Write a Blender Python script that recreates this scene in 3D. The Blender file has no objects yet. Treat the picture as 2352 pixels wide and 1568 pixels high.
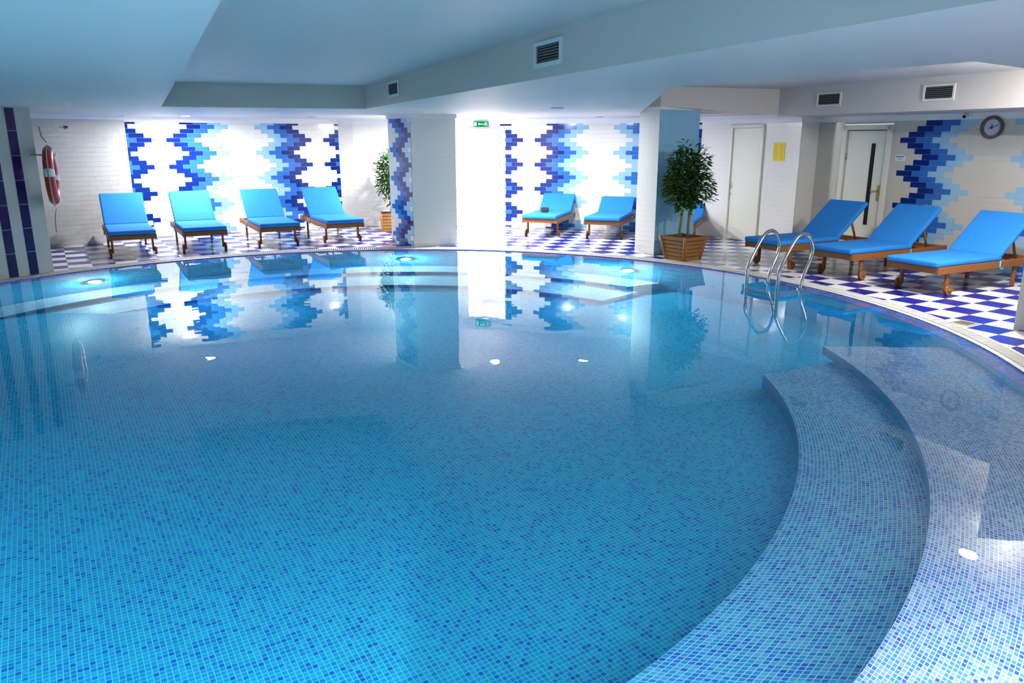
import bpy, bmesh, math, random
from mathutils import Vector, Matrix
from mathutils.geometry import delaunay_2d_cdt

random.seed(7)
S = bpy.context.scene
COL = S.collection
PI = math.pi

# ------------------------------------------------------------------ plan of the place (metres)
CAM_H, PITCH = 1.73, 0.2575
ANG = 0.5407
E1 = Vector((math.cos(ANG), math.sin(ANG), 0))      # floor tile direction, away to the right
E2 = Vector((math.sin(ANG), -math.cos(ANG), 0))     # floor tile direction, towards the right
POOL_C = Vector((-1.49, 6.96, 0))
POOL_R = 5.6
WALL_R = 5.46       # the basin wall stands inside a shallow tiled rim
COPE_R = 5.80
WATER_Z = -0.02
TILE = 0.3001
GRID_O = Vector((4.2175, 8.415, 0))
ROW_H, TILE_W, TIP_Z = 0.0787, 0.2433, 1.725
SOFFIT = 2.13

# ------------------------------------------------------------------ material helpers
def new_mat(name):
    m = bpy.data.materials.new(name)
    m.use_nodes = True
    nt = m.node_tree
    nt.nodes.clear()
    out = nt.nodes.new('ShaderNodeOutputMaterial')
    return m, nt, out

def N(nt, kind, **kw):
    n = nt.nodes.new(kind)
    for k, v in kw.items():
        setattr(n, k, v)
    return n

def setin(nt, node, key, val):
    if hasattr(val, 'links') or isinstance(val, bpy.types.NodeSocket):
        nt.links.new(val, node.inputs[key])
    else:
        node.inputs[key].default_value = val

def math_n(nt, op, a, b=None, c=None):
    n = N(nt, 'ShaderNodeMath', operation=op)
    setin(nt, n, 0, a)
    if b is not None: setin(nt, n, 1, b)
    if c is not None: setin(nt, n, 2, c)
    return n.outputs[0]

def mix_col(nt, fac, a, b, blend='MIX'):
    n = N(nt, 'ShaderNodeMix', data_type='RGBA', blend_type=blend)
    setin(nt, n, 0, fac)
    for key, v in ((6, a), (7, b)):
        if isinstance(v, bpy.types.NodeSocket): nt.links.new(v, n.inputs[key])
        else: n.inputs[key].default_value = (*v[:3], 1)
    return n.outputs[2]

def principled(nt, out, color, rough=.5, metal=0., spec=.5, normal=None, coat=0.):
    p = N(nt, 'ShaderNodeBsdfPrincipled')
    if isinstance(color, bpy.types.NodeSocket): nt.links.new(color, p.inputs['Base Color'])
    else: p.inputs['Base Color'].default_value = (*color[:3], 1)
    setin(nt, p, 'Roughness', rough)
    p.inputs['Metallic'].default_value = metal
    p.inputs['Specular IOR Level'].default_value = spec
    p.inputs['Coat Weight'].default_value = coat
    if normal is not None: nt.links.new(normal, p.inputs['Normal'])
    nt.links.new(p.outputs[0], out.inputs[0])
    return p

def noise_mat(name, c1, c2, scale=8., rough=.5, metal=0., spec=.5, bump=0., detail=3., stretch=(1, 1, 1)):
    m, nt, out = new_mat(name)
    tc = N(nt, 'ShaderNodeTexCoord')
    mp = N(nt, 'ShaderNodeMapping')
    mp.inputs['Scale'].default_value = stretch
    nt.links.new(tc.outputs['Object'], mp.inputs[0])
    nz = N(nt, 'ShaderNodeTexNoise')
    nz.inputs['Scale'].default_value = scale
    nz.inputs['Detail'].default_value = detail
    nt.links.new(mp.outputs[0], nz.inputs['Vector'])
    col = mix_col(nt, nz.outputs[0], c1, c2)
    nrm = None
    if bump > 0:
        b = N(nt, 'ShaderNodeBump')
        b.inputs['Strength'].default_value = bump
        b.inputs['Distance'].default_value = .01
        nt.links.new(nz.outputs[0], b.inputs['Height'])
        nrm = b.outputs[0]
    principled(nt, out, col, rough, metal, spec, nrm)
    return m

def emit_mat(name, color, strength):
    m, nt, out = new_mat(name)
    e = N(nt, 'ShaderNodeEmission')
    e.inputs[0].default_value = (*color, 1)
    e.inputs[1].default_value = strength
    m.cycles.emission_sampling = 'NONE'
    nt.links.new(e.outputs[0], out.inputs[0])
    return m

def ramp_const(nt, fac, stops):
    r = N(nt, 'ShaderNodeValToRGB')
    r.color_ramp.interpolation = 'CONSTANT'
    el = r.color_ramp.elements
    el[0].position, el[0].color = stops[0][0], (*stops[0][1], 1)
    el[1].position, el[1].color = stops[1][0], (*stops[1][1], 1)
    for p, c in stops[2:]:
        e = el.new(p); e.color = (*c, 1)
    nt.links.new(fac, r.inputs[0])
    return r.outputs[0]

# ------------------------------------------------------------------ materials
def checker_mat():
    m, nt, out = new_mat('checker_tile')
    g = N(nt, 'ShaderNodeNewGeometry')
    sub = N(nt, 'ShaderNodeVectorMath', operation='SUBTRACT')
    nt.links.new(g.outputs['Position'], sub.inputs[0]); sub.inputs[1].default_value = GRID_O
    co = []
    for e in (E1, E2):
        d = N(nt, 'ShaderNodeVectorMath', operation='DOT_PRODUCT')
        nt.links.new(sub.outputs[0], d.inputs[0]); d.inputs[1].default_value = e
        co.append(math_n(nt, 'DIVIDE', d.outputs['Value'], TILE))
    fl = [math_n(nt, 'FLOOR', c) for c in co]
    fr = [math_n(nt, 'SUBTRACT', c, f) for c, f in zip(co, fl)]
    par = math_n(nt, 'MODULO', math_n(nt, 'ADD', math_n(nt, 'ADD', fl[0], fl[1]), 400.), 2.)
    par = math_n(nt, 'GREATER_THAN', par, .5)
    edge = [math_n(nt, 'ABSOLUTE', math_n(nt, 'SUBTRACT', f, .5)) for f in fr]
    gr = math_n(nt, 'GREATER_THAN', math_n(nt, 'MAXIMUM', edge[0], edge[1]), .493)
    cmb = N(nt, 'ShaderNodeCombineXYZ')
    nt.links.new(fl[0], cmb.inputs[0]); nt.links.new(fl[1], cmb.inputs[1])
    wn = N(nt, 'ShaderNodeTexWhiteNoise'); nt.links.new(cmb.outputs[0], wn.inputs['Vector'])
    blue = mix_col(nt, wn.outputs['Value'], (.006, .010, .205), (.014, .022, .30))
    white = mix_col(nt, wn.outputs['Value'], (.80, .80, .80), (.74, .74, .75))
    col = mix_col(nt, par, blue, white)
    col = mix_col(nt, gr, col, (.45, .45, .48))
    p = principled(nt, out, col, .20, 0, .32)
    return m

def mosaic_mat(name, stops, grout, pitch=.0250, g=.085, rough=.35):
    m, nt, out = new_mat(name)
    uv = N(nt, 'ShaderNodeUVMap'); uv.uv_map = 'UVMap'
    sep = N(nt, 'ShaderNodeSeparateXYZ'); nt.links.new(uv.outputs[0], sep.inputs[0])
    co = [math_n(nt, 'DIVIDE', sep.outputs[i], pitch) for i in (0, 1)]
    fl = [math_n(nt, 'FLOOR', c) for c in co]
    edge = [math_n(nt, 'ABSOLUTE', math_n(nt, 'SUBTRACT', math_n(nt, 'FRACT', c), .5)) for c in co]
    gr = math_n(nt, 'GREATER_THAN', math_n(nt, 'MAXIMUM', edge[0], edge[1]), .5 - g)
    cmb = N(nt, 'ShaderNodeCombineXYZ')
    nt.links.new(fl[0], cmb.inputs[0]); nt.links.new(fl[1], cmb.inputs[1])
    wn = N(nt, 'ShaderNodeTexWhiteNoise'); nt.links.new(cmb.outputs[0], wn.inputs['Vector'])
    col = ramp_const(nt, wn.outputs['Value'], stops)
    col = mix_col(nt, gr, col, grout)
    principled(nt, out, col, rough, 0, .4)
    return m

def wood_mat(name, c1, c2, rough=.45):
    return noise_mat(name, c1, c2, 6., rough, 0, .35, .15, 4., (1.2, 14, 14))

M = {}
M['checker'] = checker_mat()
M['mosaic'] = mosaic_mat('pool_mosaic', [(0, (.002, .37, .66)), (.42, (.006, .46, .72)), (.72, (.001, .25, .64)), (.93, (.001, .14, .56))], (.20, .68, .82))
M['mosaic_step'] = mosaic_mat('pool_step_mosaic', [(0, (.012, .33, .70)), (.40, (.09, .48, .78)), (.70, (.008, .21, .68)), (.90, (.006, .12, .58))], (.56, .77, .86), g=.10)
M['mosaic_shallow'] = mosaic_mat('pool_shallow_mosaic', [(0, (.06, .32, .70)), (.40, (.22, .46, .78)), (.70, (.03, .20, .68)), (.90, (.02, .12, .58))], (.78, .78, .84), g=.10)
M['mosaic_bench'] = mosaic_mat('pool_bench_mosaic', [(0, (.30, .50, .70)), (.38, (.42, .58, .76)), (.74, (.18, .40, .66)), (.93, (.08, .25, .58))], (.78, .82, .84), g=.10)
M['mosaic_rim'] = mosaic_mat('pool_rim_mosaic', [(0, (.06, .14, .55)), (.45, (.12, .22, .64)), (.8, (.035, .09, .45))], (.42, .50, .78))
M['mosaic_edge'] = mosaic_mat('pool_nosing_mosaic', [(0, (.012, .20, .38)), (.5, (.016, .17, .34)), (.8, (.010, .13, .33))], (.03, .26, .40))
M['tile_white'] = noise_mat('white_wall_tile', (.80, .785, .745), (.76, .75, .715), 3., .14, 0, .35)
M['tile_navy'] = noise_mat('navy_wall_tile', (.003, .016, .15), (.005, .032, .25), 5., .14, 0, .22)
M['tile_blue'] = noise_mat('blue_wall_tile', (.035, .16, .54), (.022, .13, .46), 5., .14, 0, .25)
M['tile_pale'] = noise_mat('pale_blue_wall_tile', (.27, .50, .72), (.31, .54, .75), 5., .10)
M['tile_sky'] = noise_mat('sky_blue_wall_tile', (.25, .54, .77), (.28, .57, .79), 5., .12)
M['tile_stripe'] = noise_mat('dark_stripe_tile', (.012, .008, .06), (.018, .014, .09), 5., .10)
M['tile_dimmed'] = noise_mat('dimmed_wall_tile', (.50, .50, .48), (.46, .46, .45), 3., .15)  # white tile darkened for the dim light on partition and striped pillar
M['tile_cream'] = noise_mat('cream_wall_tile', (.60, .575, .52), (.56, .54, .49), 3., .15, 0, .35)  # cream tile, albedo also lowered for the weak light on the clock wall
M['grout'] = noise_mat('tile_grout', (.62, .62, .62), (.56, .56, .57), 20., .8)
M['plaster'] = noise_mat('ceiling_paint', (.66, .605, .57), (.63, .58, .55), 1.2, .55)
M['cove'] = noise_mat('cove_paint', (.82, .82, .81), (.80, .80, .80), 2., .6)
M['stone'] = noise_mat('coping_stone', (.62, .61, .58), (.54, .54, .52), 40., .4, bump=.1)
M['channel'] = noise_mat('gutter_channel', (.05, .05, .055), (.07, .07, .07), 20., .7)
M['door'] = noise_mat('cream_door_paint', (.74, .75, .66), (.71, .72, .64), 2., .35)
M['steel'] = noise_mat('polished_steel', (.72, .71, .68), (.66, .65, .63), 30., .14, 1.)
M['brass'] = noise_mat('polished_brass', (.85, .62, .18), (.8, .55, .15), 30., .22, 1.)
M['black'] = noise_mat('black_glass', (.008, .008, .009), (.012, .012, .012), 5., .12)
M['dark'] = noise_mat('dark_void', (.012, .012, .013), (.018, .018, .018), 5., .8)
M['plastic'] = noise_mat('white_plastic', (.78, .78, .77), (.75, .75, .74), 10., .35)
M['wood'] = wood_mat('oiled_teak', (.30, .115, .030), (.18, .062, .016))
M['wood_pot'] = wood_mat('planter_wood', (.34, .155, .042), (.23, .095, .022), .6)
M['fabric'] = noise_mat('blue_canvas', (.020, .205, .62), (.028, .235, .68), 260., .85, 0, .2, .05)
M['strap'] = noise_mat('blue_strap', (.10, .45, .62), (.12, .5, .66), 60., .8)
M['bark'] = noise_mat('ficus_bark', (.13, .10, .055), (.22, .17, .10), 30., .8, bump=.3)
M['soil'] = noise_mat('potting_soil', (.03, .022, .015), (.06, .04, .03), 60., .95, bump=.6)
M['red'] = noise_mat('red_buoy_shell', (.42, .022, .018), (.36, .018, .016), 12., .35)
M['band'] = noise_mat('white_buoy_band', (.72, .74, .74), (.66, .68, .68), 12., .5)
M['rope'] = noise_mat('buoy_rope', (.45, .38, .30), (.34, .27, .2), 90., .85, bump=.3)
M['sign_green'] = emit_mat('exit_green', (.0, .30, .085), .75)
M['sign_white'] = emit_mat('exit_white', (.75, 1., .85), .8)
M['yellow'] = noise_mat('yellow_paper', (.86, .66, .03), (.82, .62, .03), 9., .6)
M['ochre'] = noise_mat('ochre_print', (.62, .40, .01), (.58, .38, .01), 9., .6)
M['ink'] = noise_mat('blue_grey_print', (.10, .14, .28), (.13, .16, .3), 9., .5)
M['clock_rim'] = noise_mat('rope_clock_rim', (.10, .085, .06), (.17, .14, .10), 70., .8, bump=.6)
M['clock_face'] = noise_mat('clock_dial', (.55, .57, .68), (.58, .6, .7), 9., .4)
M['hand'] = noise_mat('navy_clock_hand', (.01, .02, .12), (.01, .02, .14), 9., .4)
M['lens_on'] = emit_mat('lamp_lens_on', (1., .98, .95), 26.)
M['lens_off'] = noise_mat('lamp_lens_off', (.55, .56, .6), (.5, .52, .56), 9., .3)
M['pool_lens'] = emit_mat('pool_lamp_lens', (1., .84, .62), 24.)
M['bag'] = noise_mat('black_pouch', (.014, .015, .018), (.05, .052, .06), 60., .7, bump=.4)
M['louvre'] = noise_mat('grey_louvre', (.22, .22, .22), (.18, .18, .18), 9., .5)
M['drain'] = noise_mat('drain_steel', (.55, .50, .40), (.45, .4, .33), 40., .4, .6)

def leaf_mat():
    m, nt, out = new_mat('ficus_leaf')
    oi = N(nt, 'ShaderNodeAttribute'); oi.attribute_name = 'tone'
    col = N(nt, 'ShaderNodeValToRGB')
    el = col.color_ramp.elements
    el[0].position, el[0].color = 0, (.008, .035, .010, 1)
    el[1].position, el[1].color = 1, (.24, .42, .05, 1)
    e = el.new(.55); e.color = (.022, .095, .016, 1)
    e = el.new(.86); e.color = (.06, .19, .025, 1)
    nt.links.new(oi.outputs['Fac'], col.inputs[0])
    principled(nt, out, col.outputs[0], .5, 0, .25)
    return m
M['leaf'] = leaf_mat()

def water_mat():
    m, nt, out = new_mat('pool_water')
    tc = N(nt, 'ShaderNodeNewGeometry')
    nz = N(nt, 'ShaderNodeTexNoise'); nz.inputs['Scale'].default_value = 2.4; nz.inputs['Detail'].default_value = 2.
    nt.links.new(tc.outputs['Position'], nz.inputs['Vector'])
    b = N(nt, 'ShaderNodeBump'); b.inputs['Strength'].default_value = .012; b.inputs['Distance'].default_value = .1
    nt.links.new(nz.outputs[0], b.inputs['Height'])
    g = N(nt, 'ShaderNodeBsdfGlass'); g.inputs['IOR'].default_value = 1.333; g.inputs['Roughness'].default_value = 0
    g.inputs['Color'].default_value = (.97, .995, 1, 1)
    nt.links.new(b.outputs[0], g.inputs['Normal'])
    nt.links.new(g.outputs[0], out.inputs[0])
    v = N(nt, 'ShaderNodeVolumeAbsorption')
    v.inputs['Color'].default_value = (.08, .82, .97, 1); v.inputs['Density'].default_value = .24
    nt.links.new(v.outputs[0], out.inputs['Volume'])
    return m
M['water'] = water_mat()

# ------------------------------------------------------------------ mesh helpers
def obj(name, bm, mats, parent=None, smooth=False, loc=None):
    me = bpy.data.meshes.new(name)
    bm.to_mesh(me); bm.free()
    if not isinstance(mats, (list, tuple)): mats = [mats]
    for m in mats: me.materials.append(m)
    if smooth:
        for p in me.polygons: p.use_smooth = True
    o = bpy.data.objects.new(name, me)
    COL.objects.link(o)
    if parent is not None: o.parent = parent
    if loc is not None: o.location = loc
    return o

def tag(o, label, cat, group=None, kind=None):
    o['label'] = label; o['category'] = cat
    if group: o['group'] = group
    if kind: o['kind'] = kind
    return o

def struct(o, label, cat):
    return tag(o, label, cat, kind='structure')

def thing(name, label, cat, loc=(0, 0, 0), rotz=0, group=None):
    o = bpy.data.objects.new(name, None); COL.objects.link(o)
    o.empty_display_size = .1
    o.location = loc; o.rotation_euler = (0, 0, rotz)
    return tag(o, label, cat, group)

def copy_tree(o, parent=None):
    c = o.copy(); COL.objects.link(c)
    if parent is not None: c.parent = parent
    for ch in list(o.children): copy_tree(ch, c)
    return c

def box(bm, c, s, rot=None, mi=0, bevel=0.):
    t = bmesh.new()
    bmesh.ops.create_cube(t, size=1)
    bmesh.ops.scale(t, vec=Vector(s), verts=t.verts)
    if bevel > 0:
        bmesh.ops.bevel(t, geom=list(t.edges), offset=bevel, segments=2, affect='EDGES', profile=.5)
    mat = Matrix.Translation(Vector(c))
    if rot is not None: mat = mat @ (rot if isinstance(rot, Matrix) else Matrix.Rotation(rot, 4, 'Z'))
    bmesh.ops.transform(t, matrix=mat, verts=t.verts)
    for f in t.faces: f.material_index = mi
    me = bpy.data.meshes.new('tmp'); t.to_mesh(me); t.free()
    bm.from_mesh(me); bpy.data.meshes.remove(me)

def frame_from(z):
    z = z.normalized()
    x = z.orthogonal().normalized()
    return x, z.cross(x)

def tube(bm, pts, r, seg=12, mi=0, closed=False):
    pts = [Vector(p) for p in pts]
    n = len(pts); rings = []
    rs = r if isinstance(r, (list, tuple)) else [r] * n
    x = None
    for i in range(n):
        if closed: d = pts[(i + 1) % n] - pts[i - 1]
        else: d = pts[min(i + 1, n - 1)] - pts[max(i - 1, 0)]
        d.normalize()
        if x is None: x = d.orthogonal().normalized()
        else: x = (x - d * x.dot(d)).normalized()
        y = d.cross(x)
        rings.append([bm.verts.new(pts[i] + (x * math.cos(a) + y * math.sin(a)) * rs[i]) for a in [2 * PI * k / seg for k in range(seg)]])
    m = n if closed else n - 1
    for i in range(m):
        a, b = rings[i], rings[(i + 1) % n]
        for k in range(seg):
            f = bm.faces.new((a[k], a[(k + 1) % seg], b[(k + 1) % seg], b[k])); f.material_index = mi; f.smooth = True
    if not closed:
        for rg, rev in ((rings[0], True), (rings[-1], False)):
            f = bm.faces.new(list(reversed(rg)) if rev else rg); f.material_index = mi

def disc(bm, c, axis, r, h, seg=32, mi=0):
    c = Vector(c); axis = Vector(axis).normalized()
    tube(bm, [c - axis * h / 2, c + axis * h / 2], r, seg, mi)

def annulus(bm, c, axis, r0, r1, h, seg=48, mi=0):
    c = Vector(c); axis = Vector(axis).normalized(); x, y = frame_from(axis)
    V = []
    for k in range(seg):
        d = x * math.cos(2 * PI * k / seg) + y * math.sin(2 * PI * k / seg)
        V.append([bm.verts.new(c + d * r + axis * s) for r, s in ((r0, -h / 2), (r1, -h / 2), (r1, h / 2), (r0, h / 2))])
    for k in range(seg):
        a, b = V[k], V[(k + 1) % seg]
        for q in range(4):
            f = bm.faces.new((a[q], b[q], b[(q + 1) % 4], a[(q + 1) % 4])); f.material_index = mi

def prism(bm, poly, z0, z1, mi=0):
    a = [bm.verts.new((p[0], p[1], z0)) for p in poly]
    b = [bm.verts.new((p[0], p[1], z1)) for p in poly]
    n = len(poly)
    fs = [bm.faces.new(list(reversed(a))), bm.faces.new(b)]
    for i in range(n): fs.append(bm.faces.new((a[i], a[(i + 1) % n], b[(i + 1) % n], b[i])))
    for f in fs: f.material_index = mi
    bmesh.ops.recalc_face_normals(bm, faces=fs)

def quad(bm, pts, mi=0):
    f = bm.faces.new([bm.verts.new(Vector(p)) for p in pts]); f.material_index = mi
    return f

def XY(v, z=0.): return Vector((v[0], v[1], z))

# ------------------------------------------------------------------ camera
cam = bpy.data.cameras.new('camera')
cam.sensor_width = 36; cam.sensor_fit = 'HORIZONTAL'
cam.lens = 1758. / 2352. * 36.
cam.clip_start = .05; cam.clip_end = 200
co = bpy.data.objects.new('camera', cam); COL.objects.link(co)
co.location = (0, 0, CAM_H); co.rotation_euler = (PI / 2 - PITCH, 0, 0)
S.camera = co

# ------------------------------------------------------------------ deck floor
def bulge(th):
    """the pool widens a little on the entry-step side"""
    t = math.degrees(th) % 360 - 360
    def sm(x): x = min(1, max(0, x)); return x * x * (3 - 2 * x)
    return 1.0 * sm((-12 - t) / 42) * sm((t + 150) / 40)
def circle_pts(r, n, z=0.):
    out = []
    for k in range(n):
        a = 2 * PI * k / n; q = r + bulge(a)
        out.append(Vector((POOL_C.x + q * math.cos(a), POOL_C.y + q * math.sin(a), z)))
    return out

def holed_plane(outer, holes, flip=False):
    """flat plate with holes: constrained triangulation, triangles inside a hole dropped"""
    loops = [outer] + holes
    pts = [p for l in loops for p in l]
    edges, base = [], 0
    for l in loops:
        edges += [(base + i, base + (i + 1) % len(l)) for i in range(len(l))]; base += len(l)
    co, _, tris, _, _, _ = delaunay_2d_cdt([Vector((p.x, p.y)) for p in pts], edges, [], 0, 1e-6)
    def inside(c, l):
        r = False
        for i in range(len(l)):
            a, b = l[i], l[i - 1]
            if (a.y > c.y) != (b.y > c.y) and c.x < (b.x - a.x) * (c.y - a.y) / (b.y - a.y) + a.x: r = not r
        return r
    zmap = {(round(p.x, 4), round(p.y, 4)): p.z for p in pts}
    bm = bmesh.new()
    vs = [bm.verts.new((c.x, c.y, zmap.get((round(c.x, 4), round(c.y, 4)), outer[0].z))) for c in co]
    for t in tris:
        c = (co[t[0]] + co[t[1]] + co[t[2]]) / 3
        if any(inside(c, h) for h in holes): continue
        f = bm.faces.new([vs[k] for k in t]); f.normal_update()
        if (f.normal.z < 0) != flip: f.normal_flip()
    return bm

bm = holed_plane([Vector(p) for p in ((-13, -4, 0), (13, -4, 0), (13, 19, 0), (-13, 19, 0))], [circle_pts(COPE_R, 160)])
struct(obj('floor', bm, M['checker']), 'glossy blue and white checkerboard tiled deck around the pool', 'floor')

# overflow coping: stone nosing on the waterline, then a ring of slotted grating over a dark gutter
bm = bmesh.new()
n = 220
prof = [(POOL_R, -.30, 0), (POOL_R, -.012, 0), (POOL_R + .045, -.004, 0), (POOL_R + .045, -.10, 1), (COPE_R - .028, -.10, 1), (COPE_R - .028, .002, 0), (COPE_R + .006, .002, 0), (COPE_R + .006, -.05, 0)]
rings = []
for k in range(n):
    a = 2 * PI * k / n
    rings.append([bm.verts.new((POOL_C.x + (r + bulge(a)) * math.cos(a), POOL_C.y + (r + bulge(a)) * math.sin(a), z)) for r, z, _ in prof])
for k in range(n):
    a, b = rings[k], rings[(k + 1) % n]
    for q in range(1, len(prof) - 1):
        f = bm.faces.new((a[q], b[q], b[q + 1], a[q + 1])); f.material_index = 1 if q in (2, 3, 4) else 0
cop = struct(obj('pool_coping', bm, [M['stone'], M['channel']]), 'pale stone coping ring with overflow gutter around the round pool', 'pool edge')
bm = bmesh.new()
ribs = 1080
for k in range(ribs):
    a = 2 * PI * k / ribs
    d = Vector((math.cos(a), math.sin(a), 0)); t = Vector((-d.y, d.x, 0)) * .0105
    p0 = POOL_C + d * (POOL_R + bulge(a) + .046); p1 = POOL_C + d * (COPE_R + bulge(a) - .029)
    top = [p0 - t + Vector((0, 0, .001)), p1 - t + Vector((0, 0, .001)), p1 + t + Vector((0, 0, .001)), p0 + t + Vector((0, 0, .001))]
    dn = Vector((0, 0, -.022))
    quad(bm, top)
    quad(bm, [top[0], top[3], top[3] + dn, top[0] + dn]); quad(bm, [top[3], top[2], top[2] + dn, top[3] + dn]); quad(bm, [top[1], top[0], top[0] + dn, top[1] + dn])
obj('gutter_grating', bm, M['stone'], cop)

# ------------------------------------------------------------------ pool basin
def uvset(bm, f, uvs):
    l = bm.loops.layers.uv.verify()
    for lp, u in zip(f.loops, uvs): lp[l].uv = u

def floor_z(y):
    t = min(1, max(0, (y - 5.4) / 5.4))
    return -.84 - .94 * t * t * (3 - 2 * t)

bm = bmesh.new(); bm.loops.layers.uv.new('UVMap')
n = 160
def add_fl(poly):
    f = bm.faces.new([bm.verts.new((p[0], p[1], floor_z(p[1]))) for p in poly])
    uvset(bm, f, [(Vector((p[0], p[1], 0)).dot(E1), Vector((p[0], p[1], 0)).dot(E2)) for p in poly])
pts = circle_pts(POOL_R + .01, n)
for k in range(n):
    a, b = pts[k], pts[(k + 1) % n]
    for j in range(20):
        u0, u1 = j / 20, (j + 1) / 20
        q = [POOL_C.lerp(a, u0), POOL_C.lerp(a, u1), POOL_C.lerp(b, u1), POOL_C.lerp(b, u0)]
        add_fl(q if j else [POOL_C, q[1], q[2]])
bmesh.ops.recalc_face_normals(bm, faces=bm.faces)
struct(obj('pool_floor', bm, M['mosaic']), 'cyan and blue mosaic pool floor sloping to the deep side', 'pool floor')

bm = bmesh.new(); bm.loops.layers.uv.new('UVMap')
def polar(th, r, z): return Vector((POOL_C.x + r * math.cos(th), POOL_C.y + r * math.sin(th), z))
for k in range(n):
    t0, t1 = 2 * PI * k / n, 2 * PI * (k + 1) / n
    for r0_, z0, r1_, z1, mi in ((POOL_R, -.03, POOL_R, -.008, 1), (WALL_R, -.075, POOL_R, -.03, 1), (WALL_R, -.14, WALL_R, -.075, 1), (WALL_R, -2.4, WALL_R, -.14, 0)):
        f = bm.faces.new([bm.verts.new(polar(t, r + bulge(t), z)) for t, r, z in ((t0, r0_, z0), (t1, r0_, z0), (t1, r1_, z1), (t0, r1_, z1))])
        h_ = abs(z1 - z0) + abs(r1_ - r0_)
        uvset(bm, f, [(t * POOL_R, v) for t, v in ((t0, 0), (t1, 0), (t1, h_), (t0, h_))]); f.material_index = mi
        f.normal_flip()
struct(obj('pool_basin', bm, [M['mosaic'], M['mosaic_rim']]), 'blue mosaic wall of the round pool below the waterline', 'pool wall')

def ray_circle(th, c, r):
    d = Vector((math.cos(th), math.sin(th))); o = Vector((POOL_C.x - c[0], POOL_C.y - c[1]))
    b = o.dot(d); q = o.dot(o) - r * r
    return -b + math.sqrt(max(b * b - q, 0))

def arc_step(name, label, r_in, r_out, th_in, th_out, z, z_low, cols=90, mat='mosaic_step'):
    """a tread between two curves seen from the pool centre, with the riser under its inner edge and an end face"""
    bm = bmesh.new(); bm.loops.layers.uv.new('UVMap')
    rows = 8; V = []
    for k in range(cols + 1):
        u = k / cols; row = []
        for j in range(rows + 1):
            w = j / rows
            th = (th_in[0] + (th_in[1] - th_in[0]) * u) * (1 - w) + (th_out[0] + (th_out[1] - th_out[0]) * u) * w
            ri, ro = r_in(th), r_out(th)
            r = ri + (max(ro, ri) - ri) * w
            row.append((th, r, polar(th, r, z)))
        V.append(row)
    lay = bm.loops.layers.uv.verify()
    arc = [0.]
    for k in range(cols): arc.append(arc[-1] + (V[k + 1][0][2] - V[k][0][2]).length)
    def uvp(k, j): return (arc[k] * .95, (V[k][j][1] - V[k][0][1]) * 1.4)
    for k in range(cols):
        for j in range(rows):
            idx = ((k, j), (k + 1, j), (k + 1, j + 1), (k, j + 1))
            f = bm.faces.new([bm.verts.new(V[a][b][2]) for a, b in idx])
            uvset(bm, f, [uvp(a, b) for a, b in idx])
    def low(p): return Vector((p.x, p.y, z_low if z_low is not None else floor_z(p.y) - .02))
    for k in range(cols):
        a, b = V[k][0][2], V[k + 1][0][2]
        f = bm.faces.new([bm.verts.new(p) for p in (a, low(a), low(b), b)]); f.material_index = 1
        uvset(bm, f, [(arc[k], 0), (arc[k], low(a).z - z), (arc[k + 1], low(b).z - z), (arc[k + 1], 0)])
    for kk in (0, cols):
        for j in range(rows):
            a, b = V[kk][j][2], V[kk][j + 1][2]
            f = bm.faces.new([bm.verts.new(p) for p in (a, b, low(b), low(a))]); f.material_index = 0
            uvset(bm, f, [(V[kk][j][1], 0), (V[kk][j + 1][1], 0), (V[kk][j + 1][1], low(b).z - z), (V[kk][j][1], low(a).z - z)])
    bmesh.ops.remove_doubles(bm, verts=bm.verts, dist=1e-5)
    bmesh.ops.recalc_face_normals(bm, faces=bm.faces)
    return struct(obj(name, bm, [M[mat], M['mosaic_edge']]), label, 'pool step')

D = math.radians
arcA = lambda th: ray_circle(th, (-2.74, 6.29), 5.59)
arcB = lambda th: ray_circle(th, (-2.60, 6.13), 4.71)
arc_step('pool_step', 'shallow curved mosaic step along the pool wall, highest of the entry steps', arcA, lambda t: WALL_R + bulge(t), (D(-3), D(-68)), (D(-3), D(-68)), -.28, -.54, mat='mosaic_shallow')
arc_step('pool_step', 'lower curved mosaic entry step between the shallow step and the pool floor', arcB, lambda t: arcA(t) + .004, (D(-12.7), D(-78)), (D(-6.2), D(-70)), -.52, None)
arc_step('pool_step', 'sunken mosaic bench against the deep pool wall, lit by the pool lamps', lambda t: 4.95, lambda t: WALL_R, (D(50.5), D(160)), (D(48), D(160)), -1.40, None, mat='mosaic_bench')
arc_step('pool_step', 'deeper sunken mosaic bench in front of the lamp-lit bench', lambda t: 4.17, lambda t: 4.954, (D(49.5), D(156)), (D(48.5), D(156)), -1.60, None, mat='mosaic_bench')

# water surface
bm = bmesh.new()
f = bm.faces.new([bm.verts.new(p) for p in circle_pts(POOL_R + .012, 160, WATER_Z)])
if f.normal.z < 0: f.normal_flip()
struct(obj('pool_water', bm, M['water']), 'still clear blue water filling the round pool to its edge', 'water')

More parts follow.
